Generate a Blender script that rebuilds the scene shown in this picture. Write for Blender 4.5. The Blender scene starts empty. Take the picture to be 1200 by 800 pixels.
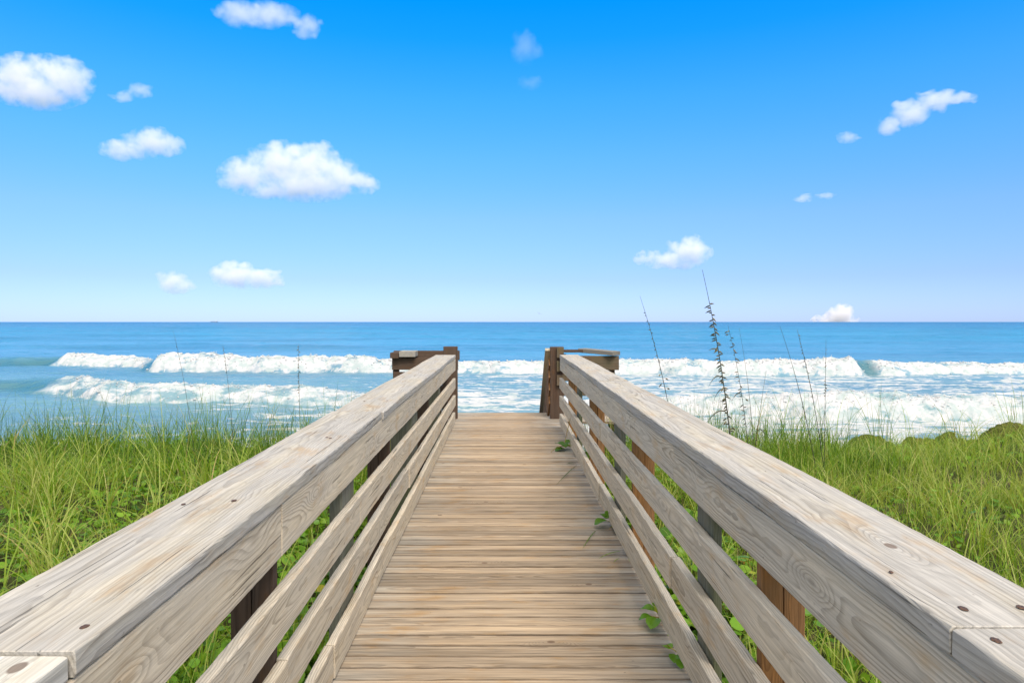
import bpy, bmesh, math, random
import numpy as np
from mathutils import Vector, Matrix

rng = np.random.default_rng(7)
random.seed(7)
S = bpy.context.scene
C = S.collection
R = math.radians
EYE = 1.49          # eye height above the deck
SEA = EYE - 4.5     # sea level
TILT = 0.0075       # the boardwalk climbs very slightly towards the sea
F = 800.0

def at(px, py, Y):
    """point of the photograph (1200 x 800) at distance Y"""
    return Vector(((px - 592) * Y / F, Y, EYE - (py - 377) * Y / F))

# ------------------------------------------------------------------ numpy noise
def _h(ix, iy, seed):
    n = (ix.astype(np.int64) * 374761393 + iy.astype(np.int64) * 668265263 + seed * 974711) & 0x7fffffff
    n = ((n ^ (n >> 13)) * 1274126177) & 0x7fffffff
    return ((n ^ (n >> 16)) & 0xffff) / 65535.0

def vn(x, y, seed=0):
    x = np.asarray(x, float); y = np.asarray(y, float)
    ix = np.floor(x); iy = np.floor(y)
    fx = x - ix; fy = y - iy
    fx = fx * fx * fx * (fx * (fx * 6 - 15) + 10); fy = fy * fy * fy * (fy * (fy * 6 - 15) + 10)
    a = _h(ix, iy, seed); b = _h(ix + 1, iy, seed); c = _h(ix, iy + 1, seed); d = _h(ix + 1, iy + 1, seed)
    return (a * (1 - fx) + b * fx) * (1 - fy) + (c * (1 - fx) + d * fx) * fy

def fbm(x, y, seed=0, o=4, g=0.5):
    s = 0; a = 1; t = 0
    for k in range(o):
        s = s + a * vn(x * 2 ** k + 17.3 * k, y * 2 ** k - 9.1 * k, seed + k); t += a; a *= g
    return s / t

def sstep(a, b, x):
    t = np.clip((x - a) / (b - a), 0, 1)
    return t * t * (3 - 2 * t)

# ------------------------------------------------------------------ object helpers
def tag(o, label=None, cat=None, group=None, kind=None):
    if label: o['label'] = label
    if cat: o['category'] = cat
    if group: o['group'] = group
    if kind: o['kind'] = kind
    return o

def empty(name, loc=(0, 0, 0), rot=(0, 0, 0)):
    o = bpy.data.objects.new(name, None); C.objects.link(o)
    o.location = loc; o.rotation_euler = rot
    o.empty_display_size = .1
    return o

def mesh_np(name, V, faces, mat, parent=None, fattr=None, vattr=None, smooth=False):
    """faces: list of arrays, each (m, k)"""
    me = bpy.data.meshes.new(name)
    V = np.asarray(V, np.float32)
    me.vertices.add(len(V)); me.vertices.foreach_set('co', V.ravel())
    faces = [np.asarray(f, np.int32) for f in faces if len(f)]
    loops = np.concatenate([f.ravel() for f in faces])
    tot = np.concatenate([np.full(len(f), f.shape[1], np.int32) for f in faces])
    start = np.concatenate([[0], np.cumsum(tot)[:-1]]).astype(np.int32)
    me.loops.add(len(loops)); me.loops.foreach_set('vertex_index', loops)
    me.polygons.add(len(tot)); me.polygons.foreach_set('loop_start', start); me.polygons.foreach_set('loop_total', tot)
    me.polygons.foreach_set('use_smooth', np.full(len(tot), smooth))
    for k, a in (fattr or {}).items():
        at_ = me.attributes.new(k, 'FLOAT', 'POINT'); at_.data.foreach_set('value', np.asarray(a, np.float32).ravel())
    for k, a in (vattr or {}).items():
        at_ = me.attributes.new(k, 'FLOAT_VECTOR', 'POINT'); at_.data.foreach_set('vector', np.asarray(a, np.float32).ravel())
    me.update(calc_edges=True); me.validate()
    me.materials.append(mat)
    o = bpy.data.objects.new(name, me); C.objects.link(o)
    if parent: o.parent = parent
    return o

class Buf:
    def __init__(s): s.V = []; s.F = {}; s.n = 0; s.A = {}
    def add(s, V, faces, **attrs):
        V = np.asarray(V, float); s.V.append(V)
        for f in faces:
            f = np.asarray(f, int)
            if len(f): s.F.setdefault(f.shape[1], []).append(f + s.n)
        s.n += len(V)
        for k, a in attrs.items():
            a = np.asarray(a, float)
            if a.ndim <= 1 and a.size == 1: a = np.full(len(V), float(a))
            if a.ndim == 1 and len(a) == 3 and len(V) != 3: a = np.tile(a, (len(V), 1))
            s.A.setdefault(k, []).append(a)
    def build(s, name, mat, parent=None, smooth=False):
        fa = {}; va = {}
        for k, a in s.A.items():
            a = np.concatenate(a)
            (va if a.ndim == 2 else fa)[k] = a
        return mesh_np(name, np.concatenate(s.V), [np.concatenate(v) for v in s.F.values()], mat, parent, fa, va, smooth)

# ------------------------------------------------------------------ node helpers
class NT:
    def __init__(s, mat):
        mat.use_nodes = True
        s.t = mat.node_tree; s.t.nodes.clear(); s.L = s.t.links
    def n(s, typ, **kw):
        nd = s.t.nodes.new(typ)
        for k, v in kw.items(): setattr(nd, k, v)
        return nd
    def put(s, sock, v):
        if isinstance(v, bpy.types.NodeSocket): s.L.new(v, sock)
        elif isinstance(v, (tuple, list)) and sock.type == 'RGBA' and len(v) == 3: sock.default_value = (*v, 1)
        else: sock.default_value = v
    def m(s, op, a, b=0.0, c=None, clamp=False):
        nd = s.n('ShaderNodeMath', operation=op, use_clamp=clamp)
        s.put(nd.inputs[0], a); s.put(nd.inputs[1], b)
        if c is not None: s.put(nd.inputs[2], c)
        return nd.outputs[0]
    def vm(s, op, a, b=(0, 0, 0)):
        nd = s.n('ShaderNodeVectorMath', operation=op)
        s.put(nd.inputs[0], a)
        if op == 'SCALE': s.put(nd.inputs['Scale'], b)
        else: s.put(nd.inputs[1], b)
        return nd.outputs['Value'] if op in ('LENGTH', 'DOT_PRODUCT', 'DISTANCE') else nd.outputs[0]
    def attr(s, name, out='Fac', typ='GEOMETRY'):
        nd = s.n('ShaderNodeAttribute', attribute_name=name, attribute_type=typ)
        return nd.outputs[out]
    def sep(s, v):
        nd = s.n('ShaderNodeSeparateXYZ'); s.put(nd.inputs[0], v); return nd.outputs
    def comb(s, x, y, z):
        nd = s.n('ShaderNodeCombineXYZ')
        for i, q in enumerate((x, y, z)): s.put(nd.inputs[i], q)
        return nd.outputs[0]
    def noise(s, vec, scale=1.0, detail=2.0, rough=.5, dist=0.0, out='Fac'):
        nd = s.n('ShaderNodeTexNoise'); s.put(nd.inputs['Vector'], vec)
        s.put(nd.inputs['Scale'], scale); s.put(nd.inputs['Detail'], detail); s.put(nd.inputs['Roughness'], rough); s.put(nd.inputs['Distortion'], dist)
        return nd.outputs[out]
    def mr(s, v, a, b, c=0.0, d=1.0, smooth=True):
        nd = s.n('ShaderNodeMapRange'); nd.interpolation_type = 'SMOOTHSTEP' if smooth else 'LINEAR'
        for i, q in enumerate((v, a, b, c, d)): s.put(nd.inputs[i], q)
        return nd.outputs[0]
    def mix(s, f, a, b, blend='MIX'):
        nd = s.n('ShaderNodeMix', data_type='RGBA', blend_type=blend)
        s.put(nd.inputs[0], f); s.put(nd.inputs[6], a); s.put(nd.inputs[7], b)
        return nd.outputs[2]
    def ramp(s, f, stops, interp='LINEAR'):
        nd = s.n('ShaderNodeValToRGB'); nd.color_ramp.interpolation = interp
        e = nd.color_ramp.elements
        while len(e) < len(stops): e.new(.5)
        for k, (p, c) in enumerate(stops):
            e[k].position = p; e[k].color = (*c, 1) if len(c) == 3 else c
        s.put(nd.inputs[0], f); return nd.outputs[0]
    def bump(s, h, strength=.5, dist=.01, normal=None):
        nd = s.n('ShaderNodeBump'); s.put(nd.inputs['Height'], h); s.put(nd.inputs['Strength'], strength); s.put(nd.inputs['Distance'], dist)
        if normal is not None: s.put(nd.inputs['Normal'], normal)
        return nd.outputs[0]
    def out(s, surf=None, vol=None):
        o = s.n('ShaderNodeOutputMaterial')
        if surf is not None: s.L.new(surf, o.inputs['Surface'])
        if vol is not None: s.L.new(vol, o.inputs['Volume'])
    def bsdf(s, color, rough=.6, spec=.3, normal=None, **kw):
        b = s.n('ShaderNodeBsdfPrincipled')
        s.put(b.inputs['Base Color'], color); s.put(b.inputs['Roughness'], rough); s.put(b.inputs['Specular IOR Level'], spec)
        if normal is not None: s.put(b.inputs['Normal'], normal)
        for k, v in kw.items(): s.put(b.inputs[k], v)
        return b.outputs[0]

def newmat(name):
    m = bpy.data.materials.new(name); return m, NT(m)

# ------------------------------------------------------------------ wood
def wood(name, early, late, grey, warm, ring=.75, greyamt=.5, deck=False, crack=1.0, moss=0.0, fib=1.0):
    mat, t = newmat(name)
    wc = t.attr('wc', 'Vector'); seed = t.attr('seed'); pith = t.sep(t.attr('pith', 'Vector'))
    u, v, w = t.sep(wc)
    so = t.m('MULTIPLY', seed, 37.7)
    def stretch(a, b, c=None):
        return t.comb(t.m('ADD', t.m('MULTIPLY', u, a), so), t.m('MULTIPLY', v, b), t.m('MULTIPLY', w, c if c is not None else b))
    n1 = t.m('SUBTRACT', t.noise(stretch(1.3, 3), 1, 1.5), .5)
    n2 = t.m('SUBTRACT', t.noise(stretch(7, 16), 1, 2), .5)
    dv = t.m('SUBTRACT', v, pith[0]); dw = t.m('SUBTRACT', w, pith[1])
    r = t.m('SQRT', t.m('ADD', t.m('MULTIPLY', dv, dv), t.m('MULTIPLY', dw, dw)))
    r = t.m('ADD', r, t.m('MULTIPLY', n1, .058))
    r = t.m('ADD', r, t.m('MULTIPLY', n2, .007))
    core = None
    for kn in ('k1', 'k2'):
        k = t.sep(t.attr(kn, 'Vector'))
        du = t.m('SUBTRACT', u, k[0]); dvv = t.m('SUBTRACT', v, k[1])
        q = t.m('ADD', t.m('MULTIPLY', t.m('MULTIPLY', du, du), 70.0), t.m('MULTIPLY', t.m('MULTIPLY', dvv, dvv), 900.0))
        g = t.m('EXPONENT', t.m('MULTIPLY', q, -1.0))
        r = t.m('ADD', r, t.m('MULTIPLY', g, k[2]))
        qq = t.m('SQRT', t.m('ADD', t.m('MULTIPLY', t.m('MULTIPLY', du, du), 2600.0), t.m('MULTIPLY', t.m('MULTIPLY', dvv, dvv), 6500.0)))
        c = t.m('MULTIPLY', t.mr(qq, .75, 1.1, 1, 0), t.m('GREATER_THAN', t.m('ABSOLUTE', k[2]), .045))
        core = c if core is None else t.m('MAXIMUM', core, c)
    fr = t.m('FRACT', t.m('DIVIDE', r, pith[2]))
    latew = t.m('MULTIPLY', t.mr(fr, .35, .9), t.mr(fr, .93, 1.0, 1, 0))
    fade = t.mr(t.noise(stretch(1.1, 9), 1, 2), .3, .65, .3, 1.0)
    latew = t.m('MULTIPLY', t.m('MULTIPLY', latew, fade), ring)
    fibre = t.noise(stretch(5, 260), 1, 3, .6)
    streak = t.noise(stretch(1.6, 45), 1, 3, .6)
    patina = t.noise(stretch(1.5, 9), 1, 4, .62)
    blot = t.noise(stretch(4.5, 14), 1, 4, .6)
    col = t.mix(latew, early, late)
    gm = t.m('MULTIPLY', t.mr(patina, .34, .60), greyamt)
    if deck:
        pos = t.sep(t.n('ShaderNodeNewGeometry').outputs['Position'])
        wob = t.m('MULTIPLY', t.m('SUBTRACT', t.noise(t.comb(t.m('MULTIPLY', pos[0], 1.5), t.m('MULTIPLY', pos[1], 3.0), 0.0), 1, 3), .5), .6)
        edge = t.mr(t.m('ADD', t.m('ABSOLUTE', pos[0]), wob), .3, .75, .3, 1.0)
        gm = t.m('MULTIPLY', t.mr(patina, .25, .62, .25, 1.0), edge)
    col = t.mix(gm, col, t.mix(latew, grey, tuple(c * .72 for c in grey)))
    wm = t.m('MULTIPLY', t.mr(blot, .52, .75), .75)
    col = t.mix(wm, col, warm)
    tint = t.attr('tint')
    fm = t.mr(fibre, .3, .7, 1 - .16 * fib, 1 + .10 * fib)
    sm = t.mr(streak, .3, .72, .70 if deck else .86, 1.16 if deck else 1.1)
    cr = t.mr(t.noise(stretch(1.2, 95), 1, 2, .55), .62, .70)
    cr = t.m('MULTIPLY', cr, t.mr(t.noise(stretch(2.3, 6), 1, 2), .45, .6))
    mul = t.m('MULTIPLY', t.m('MULTIPLY', fm, sm), tint)
    mul = t.m('MULTIPLY', mul, t.m('SUBTRACT', 1.0, t.m('MULTIPLY', cr, .62 * crack)))
    col = t.mix(1.0, col, t.comb(mul, mul, mul), 'MULTIPLY')
    col = t.mix(t.m('MULTIPLY', core, .75), col, (.10, .062, .04))
    if deck:      # shade of the gaps between planks, painted along their edges
        gap_shade = t.mr(t.m('ADD', t.m('ABSOLUTE', v), t.m('MULTIPLY', t.m('SUBTRACT', t.noise(stretch(9, 20), 1, 3), .5), .016)), .0365, .0475)
        col = t.mix(t.m('MULTIPLY', gap_shade, .55), col, (.07, .05, .035))
    # specks of dirt
    sp = t.mr(t.noise(t.comb(t.m('ADD', t.m('MULTIPLY', u, 30), so), t.m('MULTIPLY', v, 55), t.m('MULTIPLY', w, 55)), 1, 2), .72, .78)
    col = t.mix(t.m('MULTIPLY', sp, .55), col, (.07, .055, .045))
    if moss:
        mo = t.m('MULTIPLY', t.mr(t.noise(stretch(2, 3), 1, 4), .45, .7), moss)
        col = t.mix(mo, col, (.09, .11, .035))
    h = t.m('ADD', t.m('MULTIPLY', latew, .45), t.m('MULTIPLY', fibre, .5))
    h = t.m('SUBTRACT', h, t.m('MULTIPLY', cr, 1.2))
    nrm = t.bump(h, .5, .0022)
    t.out(t.bsdf(col, .82, .2, nrm))
    return mat

M = {}
M['cap'] = wood('weathered_cap_wood', (.41, .385, .315), (.22, .195, .155), (.385, .375, .34), (.36, .275, .175), .85, 1.0)
M['caplight'] = wood('bleached_cap_wood', (.52, .50, .42), (.38, .35, .28), (.50, .495, .45), (.47, .41, .29), .5, .9)
M['rail'] = wood('weathered_rail_wood', (.57, .50, .37), (.335, .28, .20), (.50, .46, .38), (.48, .35, .20), .95, .55)
M['rail_grey'] = wood('grey_rail_wood', (.555, .495, .38), (.325, .28, .205), (.495, .46, .38), (.47, .355, .215), .95, .7)
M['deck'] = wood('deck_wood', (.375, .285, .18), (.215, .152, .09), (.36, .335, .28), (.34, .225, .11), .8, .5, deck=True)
M['post'] = wood('orange_brown_post_wood', (.26, .13, .045), (.15, .07, .024), (.22, .14, .08), (.29, .13, .035), .8, .4)
M['darkpost'] = wood('dark_brown_post_wood', (.085, .052, .034), (.05, .03, .02), (.095, .075, .058), (.11, .058, .028), .7, .5)
M['mosspost'] = wood('greenish_post_wood', (.16, .16, .115), (.10, .10, .07), (.20, .20, .16), (.16, .13, .07), .7, .6, moss=.5)
M['far'] = wood('dark_landing_wood', (.085, .054, .036), (.048, .029, .019), (.10, .08, .062), (.11, .06, .03), .7, .4)
M['far_right'] = wood('olive_brown_landing_wood', (.125, .09, .055), (.07, .05, .03), (.14, .118, .085), (.13, .08, .04), .7, .5, moss=.25)

def profile(V, W, bev, n=2):
    pts = []
    for cx, cy, a0 in ((V / 2 - bev, W / 2 - bev, 0), (-V / 2 + bev, W / 2 - bev, 90), (-V / 2 + bev, -W / 2 + bev, 180), (V / 2 - bev, -W / 2 + bev, 270)):
        for k in range(n + 1):
            a = R(a0 + 90 * k / n); pts.append((cx + bev * math.cos(a), cy + bev * math.sin(a)))
    return np.array(pts)

def board(buf, o, U, Vd, Wd, L, V, W, bev=.004, seg=None, warp=.0015, rough=.0007, seed=None, pith=None, k1=(0, 9, 0), k2=(0, 9, 0), tint=None, nb=2):
    """a board centred at o: length L along U, width V along Vd, thickness W along Wd"""
    o = np.array(o, float); U = np.array(U, float); Vd = np.array(Vd, float); Wd = np.array(Wd, float)
    seed = random.random() if seed is None else seed
    if pith is None: pith = (random.uniform(-.25, .25) * V, -random.uniform(.03, .12), random.uniform(.0045, .0075))
    tint = random.uniform(.93, 1.06) if tint is None else tint
    seg = max(1, int(L / .035)) if seg is None else seg
    pr = profile(V, W, bev, nb); k = len(pr)
    us = np.linspace(-L / 2, L / 2, seg + 1)
    eb = min(bev, .0015)
    if bev < L / 8: us = np.concatenate([[us[0], us[0] + eb], us[1:-1], [us[-1] - eb, us[-1]]])
    n = len(us)
    sx = int(seed * 9999)
    wv = (vn(us * 1.3, 0 * us, sx) - .5) * 2 * warp; ww = (vn(us * 1.1, 0 * us + 5, sx) - .5) * 2 * warp
    P = np.zeros((n, k, 3)); G = np.zeros((n, k, 3))
    ends = np.ones(n); 
    for i in range(n):
        sc = 1.0
        p = pr.copy()
        if i in (0, n - 1):
            p[:, 0] *= (V / 2 - eb) / (V / 2); p[:, 1] *= (W / 2 - eb) / (W / 2)
        jit = (vn(us[i] * 45 + np.arange(k) * 3.7, np.arange(k) * 1.9, sx + 1) - .5) * 2 * rough
        jit2 = (vn(us[i] * 38 + np.arange(k) * 2.1, np.arange(k) * 2.7, sx + 2) - .5) * 2 * rough
        pv = p[:, 0] + wv[i] + jit; pw = p[:, 1] + ww[i] + jit2
        P[i] = o + us[i] * U + pv[:, None] * Vd + pw[:, None] * Wd
        G[i, :, 0] = us[i]; G[i, :, 1] = pv; G[i, :, 2] = pw
    idx = np.arange(n * k).reshape(n, k)
    a = idx[:-1]; b = idx[1:]
    q = np.stack([a, np.roll(a, -1, 1), np.roll(b, -1, 1), b], -1).reshape(-1, 4)
    if np.dot(np.cross(Vd, Wd), U) < 0: q = q[:, ::-1]
    caps = np.array([idx[0][::-1], idx[-1]])
    if np.dot(np.cross(Vd, Wd), U) < 0: caps = caps[:, ::-1]
    G = G.reshape(-1, 3)
    buf.add(P.reshape(-1, 3), [q, caps], wc=G, seed=seed, tint=tint, pith=np.array(pith), k1=np.array(k1, float), k2=np.array(k2, float))

def plank(name, mat, parent, *a, **k):
    b = Buf(); board(b, *a, **k); return b.build(name, mat, parent)

X_, Y_, Z_ = (1, 0, 0), (0, 1, 0), (0, 0, 1)
nX = (-1, 0, 0)

# dark metal of screws
ms, t = newmat('rusty_steel')
nz = t.noise(t.n('ShaderNodeTexCoord').outputs['Object'], 300, 2)
t.out(t.bsdf(t.ramp(nz, [(.3, (.05, .035, .03)), (.7, (.16, .085, .045))]), .6, .4, Metallic=.4))
mbk, t = newmat('black_painted_steel')
nz = t.noise(t.n('ShaderNodeTexCoord').outputs['Object'], 60, 2)
t.out(t.bsdf(t.ramp(nz, [(.3, (.012, .013, .015)), (.7, (.03, .03, .033))]), .45, .5))

def screw(parent, x, y, z, r=.0055):
    """a screw head sunk into the wood with a torn rim"""
    k = 14; b = Buf()
    ang = np.linspace(0, 2 * np.pi, k, endpoint=False)
    rr = r * (1 + (rng.random(k) - .5) * .25)
    ring0 = np.stack([x + np.cos(ang) * rr * 1.15, y + np.sin(ang) * rr * 1.7, np.full(k, z - .0004)], 1)
    ring1 = np.stack([x + np.cos(ang) * rr, y + np.sin(ang) * rr * 1.35, np.full(k, z + .0007)], 1)
    ring2 = np.stack([x + np.cos(ang) * r * .35, y + np.sin(ang) * r * .35, np.full(k, z + .0003)], 1)
    V = np.concatenate([ring0, ring1, ring2])
    i = np.arange(k); j = (i + 1) % k
    q = np.concatenate([np.stack([i, j, k + j, k + i], 1), np.stack([k + i, k + j, 2 * k + j, 2 * k + i], 1)])
    b.add(V, [q, np.array([2 * k + i])])
    return b.build('screw', ms, parent, True)

# ---------------------------------------------------------------- boardwalk deck
walk = empty('boardwalk', (0, 0, 0), (TILT, 0, 0))
tag(walk, 'weathered tan plank boardwalk deck running straight towards the sea', 'boardwalk')
db = Buf()
y = -1.6
while y < 10.60:
    p = random.choice((.094, .096, .098, .100, .102))
    wide = y > 9.72
    xl, xr = (-1.72, 1.72) if wide else (-.775 + random.uniform(-.012, .006), .768 + random.uniform(-.008, .012))
    gap = random.choice((.003, .004, .005, .007))
    tnt = random.choice((.72, .82, .88, .92, .96, 1.0, 1.04, 1.08, 1.14, 1.22))
    board(db, ((xl + xr) / 2, y + p / 2, -.019 + random.uniform(-.0022, .0015)), X_, Y_, Z_, xr - xl, p - gap, .038, bev=.002, seg=26, warp=.0012, rough=.0009, tint=tnt,
          pith=(random.uniform(-.08, .08), -random.uniform(.015, .09), random.uniform(.0045, .008)),
          k1=(random.uniform(-.7, .7), random.uniform(-.04, .04), random.choice((0, 0, .012, .02, .05))))
    y += p
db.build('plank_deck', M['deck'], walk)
for x in (-.62, 0, .62):
    plank('joist', M['darkpost'], walk, (x, 4.4, -.115), Y_, Z_, X_, 12.2, .14, .04)
plank('fascia', M['far'], walk, (0, 10.655, -.10), X_, Z_, Y_, 3.3, .16, .035)

# ---------------------------------------------------------------- railings
def railing(side, label, caps, tops, boards, postsA, postsB, screws, name='wooden_railing'):
    root = empty(name, (0, 0, 0), (TILT, 0, 0))
    tag(root, label, 'railing', 'railings along the boardwalk')
    s = side
    for (y0, y1, xin, xout, dep, th, mat, k1, k2, pith, warp) in caps:
        c = plank('cap_plank', M[mat], root, (s * (xin + xout) / 2, (y0 + y1) / 2, EYE - dep - th / 2), Y_, (s, 0, 0), Z_, y1 - y0, xout - xin, th, bev=.007, warp=warp, rough=.0011, k1=k1, k2=k2, pith=pith, tint=1.0, nb=3)
        for (sx, sy, r) in screws:
            if y0 < sy < y1: screw(c, s * sx, sy, EYE - dep + .0014, r)
    for lst, nm in ((tops, 'top_board'), (boards, 'rail_board')):
        for (y0, y1, xin, d0, d1, mat, k1, k2, pith) in lst:
            plank(nm, M[mat], root, (s * (xin + .019), (y0 + y1) / 2, EYE - (d0 + d1) / 2), Y_, Z_, (-s, 0, 0), y1 - y0, d1 - d0, .038, bev=.0045, warp=.003, rough=.001, k1=k1, k2=k2, pith=pith)
    for (y, x0, x1, th, top, mat) in postsA:
        for q in range(2):
            w = (x1 - x0) / 2
            plank('post', M[mat], root, (s * (x0 + w * (q + .5)), y + th / 2 + q * .004, (top - 1.4) / 2), Z_, X_, Y_, top + 1.4, w - .003, th, bev=.004, warp=.002)
    for (y0, y1, x0, x1, top, mat) in postsB:
        plank('brace_post', M[mat], root, (s * (x0 + x1) / 2, (y0 + y1) / 2, (top - 1.4) / 2), Z_, Y_, X_, top + 1.4, y1 - y0, x1 - x0, bev=.004, warp=.002)
    return root

N = (0, 9, 0)
ZT = EYE
# left railing
rl = railing(-1, 'left weathered railing with an open joint in its cap before a bleached scarred end piece',
    caps=[(-1.3, 1.1065, .7015, .985, .5435, .044, 'caplight', (1.165, -.085, .05), N, (.02, -.09, .011), .002),
          (1.114, 3.90, .700, .987, .542, .045, 'cap', (-.35, -.05, .018), (.6, .03, .012), (.05, -.085, .0085), .004),
          (3.905, 6.9, .692, .985, .540, .045, 'cap', (-.8, .06, .03), N, (-.03, -.07, .008), .005),
          (6.905, 9.66, .697, .985, .541, .045, 'cap', N, N, (.02, -.06, .008), .004)],
    tops=[(-1.3, 2.16, .704, .590, .757, 'rail', (.85, .0, .032), (1.5, .03, .02), (.01, -.06, .0075)),
          (2.163, 4.38, .704, .589, .757, 'rail', (-.72, .01, .04), (.35, -.01, .03), (-.01, -.05, .0065)),
          (4.384, 6.6, .703, .588, .756, 'rail', (-.5, .02, .035), (.4, -.02, .02), (.0, -.045, .0065)),
          (6.604, 9.66, .704, .588, .757, 'rail', N, N, (.0, -.05, .007))],
    boards=[(-1.3, 3.3, .700, .868, 1.012, 'rail_grey', (.2, .0, .028), (-.4, .02, .022), (.02, -.035, .0055)),
            (3.304, 9.62, .700, .868, 1.012, 'rail', (-2.0, .0, .03), (.5, .01, .03), (.02, -.05, .006)),
            (-1.3, 2.2, .700, 1.103, 1.246, 'rail_grey', (.1, .01, .03), N, (.0, -.04, .0055)),
            (2.204, 4.98, .702, 1.103, 1.244, 'rail_grey', (.3, .0, .02), N, (.0, -.07, .006)),
            (4.986, 9.60, .696, 1.101, 1.246, 'rail', N, N, (.01, -.06, .006)),
            (-1.3, 2.79, .700, 1.342, 1.481, 'rail', (1.2, .02, .05), N, (.0, -.05, .006)),
            (2.797, 6.8, .698, 1.340, 1.481, 'rail', (-1.0, .01, .015), N, (.0, -.06, .006)),
            (6.804, 9.6, .700, 1.342, 1.480, 'rail', N, N, (.0, -.06, .006))],
    postsA=[(-.02, .740, .880, .045, .85, 'darkpost'), (2.18, .740, .880, .045, .895, 'darkpost'), (4.37, .740, .885, .045, .895, 'darkpost'), (6.60, .740, .885, .045, .895, 'darkpost'), (8.75, .740, .885, .045, .895, 'darkpost')],
    postsB=[(3.10, 3.34, .741, .800, .893, 'mosspost'), (5.43, 5.78, .741, .91, .893, 'mosspost'), (7.6, 7.8, .741, .86, .893, 'mosspost')],
    screws=[(.735, 1.20, .006), (.94, 1.22, .006), (.80, 2.02, .0065), (.93, 1.98, .005), (.78, 3.05, .006), (.80, 3.07, .006), (.76, 4.4, .006), (.9, 4.37, .006)])
# right railing
rr = railing(1, 'right weathered railing whose grey cap has one large oval knot and a tight joint',
    caps=[(-1.3, 1.1305, .7355, .984, .511, .052, 'cap', N, N, (.01, -.1, .009), .002),
          (1.1335, 5.45, .737, .984, .510, .052, 'cap', (-1.76, .0, .055), (.3, -.03, .018), (-.02, -.08, .0085), .004),
          (5.454, 9.22, .738, .984, .511, .052, 'cap', N, (.4, .02, .02), (.03, -.07, .008), .004)],
    tops=[(-1.3, 3.02, .742, .565, .724, 'rail_grey', (.80, .0, .045), (1.75, .02, .02), (.0, -.05, .0062)),
          (3.024, 6.32, .741, .565, .724, 'rail_grey', (-.6, .01, .02), (.7, .0, .025), (.02, -.045, .006)),
          (6.324, 9.22, .742, .566, .724, 'rail_grey', N, (.3, 0, .03), (.0, -.06, .0065))],
    boards=[(-1.3, 5.30, .737, .825, .963, 'rail_grey', (-.3, .0, .02), (1.2, .02, .02), (.02, -.09, .006)),
            (5.31, 9.20, .733, .823, .963, 'rail_grey', (.3, .0, .03), N, (.0, -.05, .006)),
            (-1.3, 3.03, .737, 1.062, 1.206, 'rail_grey', (.8, .0, .02), N, (.0, -.08, .006)),
            (3.037, 9.20, .731, 1.062, 1.206, 'rail_grey', (-.8, .0, .02), (1.1, 0, .05), (.0, -.06, .006)),
            (-1.3, 5.35, .737, 1.305, 1.446, 'rail_grey', (-.7, .0, .05), (.8, .03, .02), (.0, -.06, .006)),
            (5.358, 9.20, .733, 1.303, 1.446, 'rail_grey', N, N, (.0, -.06, .006))],
    postsA=[(-.03, .780, .920, .045, .9, 'post'), (2.08, .780, .918, .045, .922, 'post'), (4.19, .780, .92, .045, .922, 'post'), (6.30, .780, .92, .045, .922, 'post'), (8.4, .780, .92, .045, .922, 'post')],
    postsB=[(2.56, 2.78, .781, .812, .922, 'mosspost'), (4.62, 4.9, .781, .815, .922, 'mosspost'), (7.2, 7.45, .781, .815, .922, 'mosspost')],
    screws=[(.80, 1.20, .006), (.905, 1.205, .006), (.775, 1.085, .006), (.92, 1.075, .006), (.77, 1.37, .0035), (.83, 2.6, .0035)])

# ---------------------------------------------------------------- landing railings at the far end
def landing(side, label, mat, mat2):
    s = side
    root = empty('landing_railing', (s * .8, 10.0, TILT * 10), (TILT, 0, 0))
    # local coordinates are relative to the root
    def P(x, y, z): return (s * (x - .8), y - 10.0, z + 0.0 - TILT * 0)
    tag(root, label, 'railing', 'short railings across the landing')
    return root, P

rootL, P = landing(-1, 'dark plank railing left of the landing with a pale cap block on top', 'far', 'far')
plank('end_post', M['darkpost'], rootL, P(.80, 10.0, (EYE - .436 - 1.2) / 2 - .0), Z_, X_, Y_, EYE - .436 + 1.2, .205, .09, bev=.006)
plank('end_post', M['darkpost'], rootL, P(1.70, 10.66, -.1), Z_, X_, Y_, 1.9, .09, .09, bev=.006)
plank('rail_board', M['far'], rootL, P(1.24, 10.58, EYE - .73), X_, Z_, Y_, 1.02, .18, .04)
plank('rail_board', M['far'], rootL, P(1.24, 10.59, EYE - .93), X_, Z_, Y_, .98, .15, .04)
plank('rail_board', M['far'], rootL, P(1.24, 10.59, EYE - 1.15), X_, Z_, Y_, .98, .15, .04)
plank('back_board', M['far'], rootL, P(1.24, 10.80, EYE - .61), X_, Z_, Y_, 1.04, .15, .04)
plank('cap_block', M['cap'], rootL, P(1.50, 10.62, EYE - .575), Y_, X_, Z_, .32, .25, .085, bev=.006, tint=.8)
plank('cap_block', M['far'], rootL, P(1.70, 10.60, EYE - .595), Y_, X_, Z_, .28, .13, .085, bev=.006)

rootR, P = landing(1, 'olive plank railing right of the landing with a slanted grey cap plank', 'far', 'far')
plank('end_post', M['darkpost'], rootR, P(.755, 10.0, (EYE - .44 - 1.2) / 2), Z_, X_, Y_, EYE - .44 + 1.2, .195, .09, bev=.006)
plank('end_post', M['darkpost'], rootR, P(1.66, 10.66, -.1), Z_, X_, Y_, 1.9, .09, .09, bev=.006)
plank('rail_board', M['far_right'], rootR, P(1.33, 10.58, EYE - .715), X_, Z_, Y_, .86, .22, .04)
plank('rail_board', M['far_right'], rootR, P(1.30, 10.59, EYE - .93), X_, Z_, Y_, .80, .13, .04)
plank('rail_board', M['far_right'], rootR, P(1.30, 10.59, EYE - 1.15), X_, Z_, Y_, .80, .15, .04)
plank('back_board', M['far'], rootR, P(1.05, 10.78, EYE - .54), X_, Z_, Y_, .52, .045, .04)
a = R(38)
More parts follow.
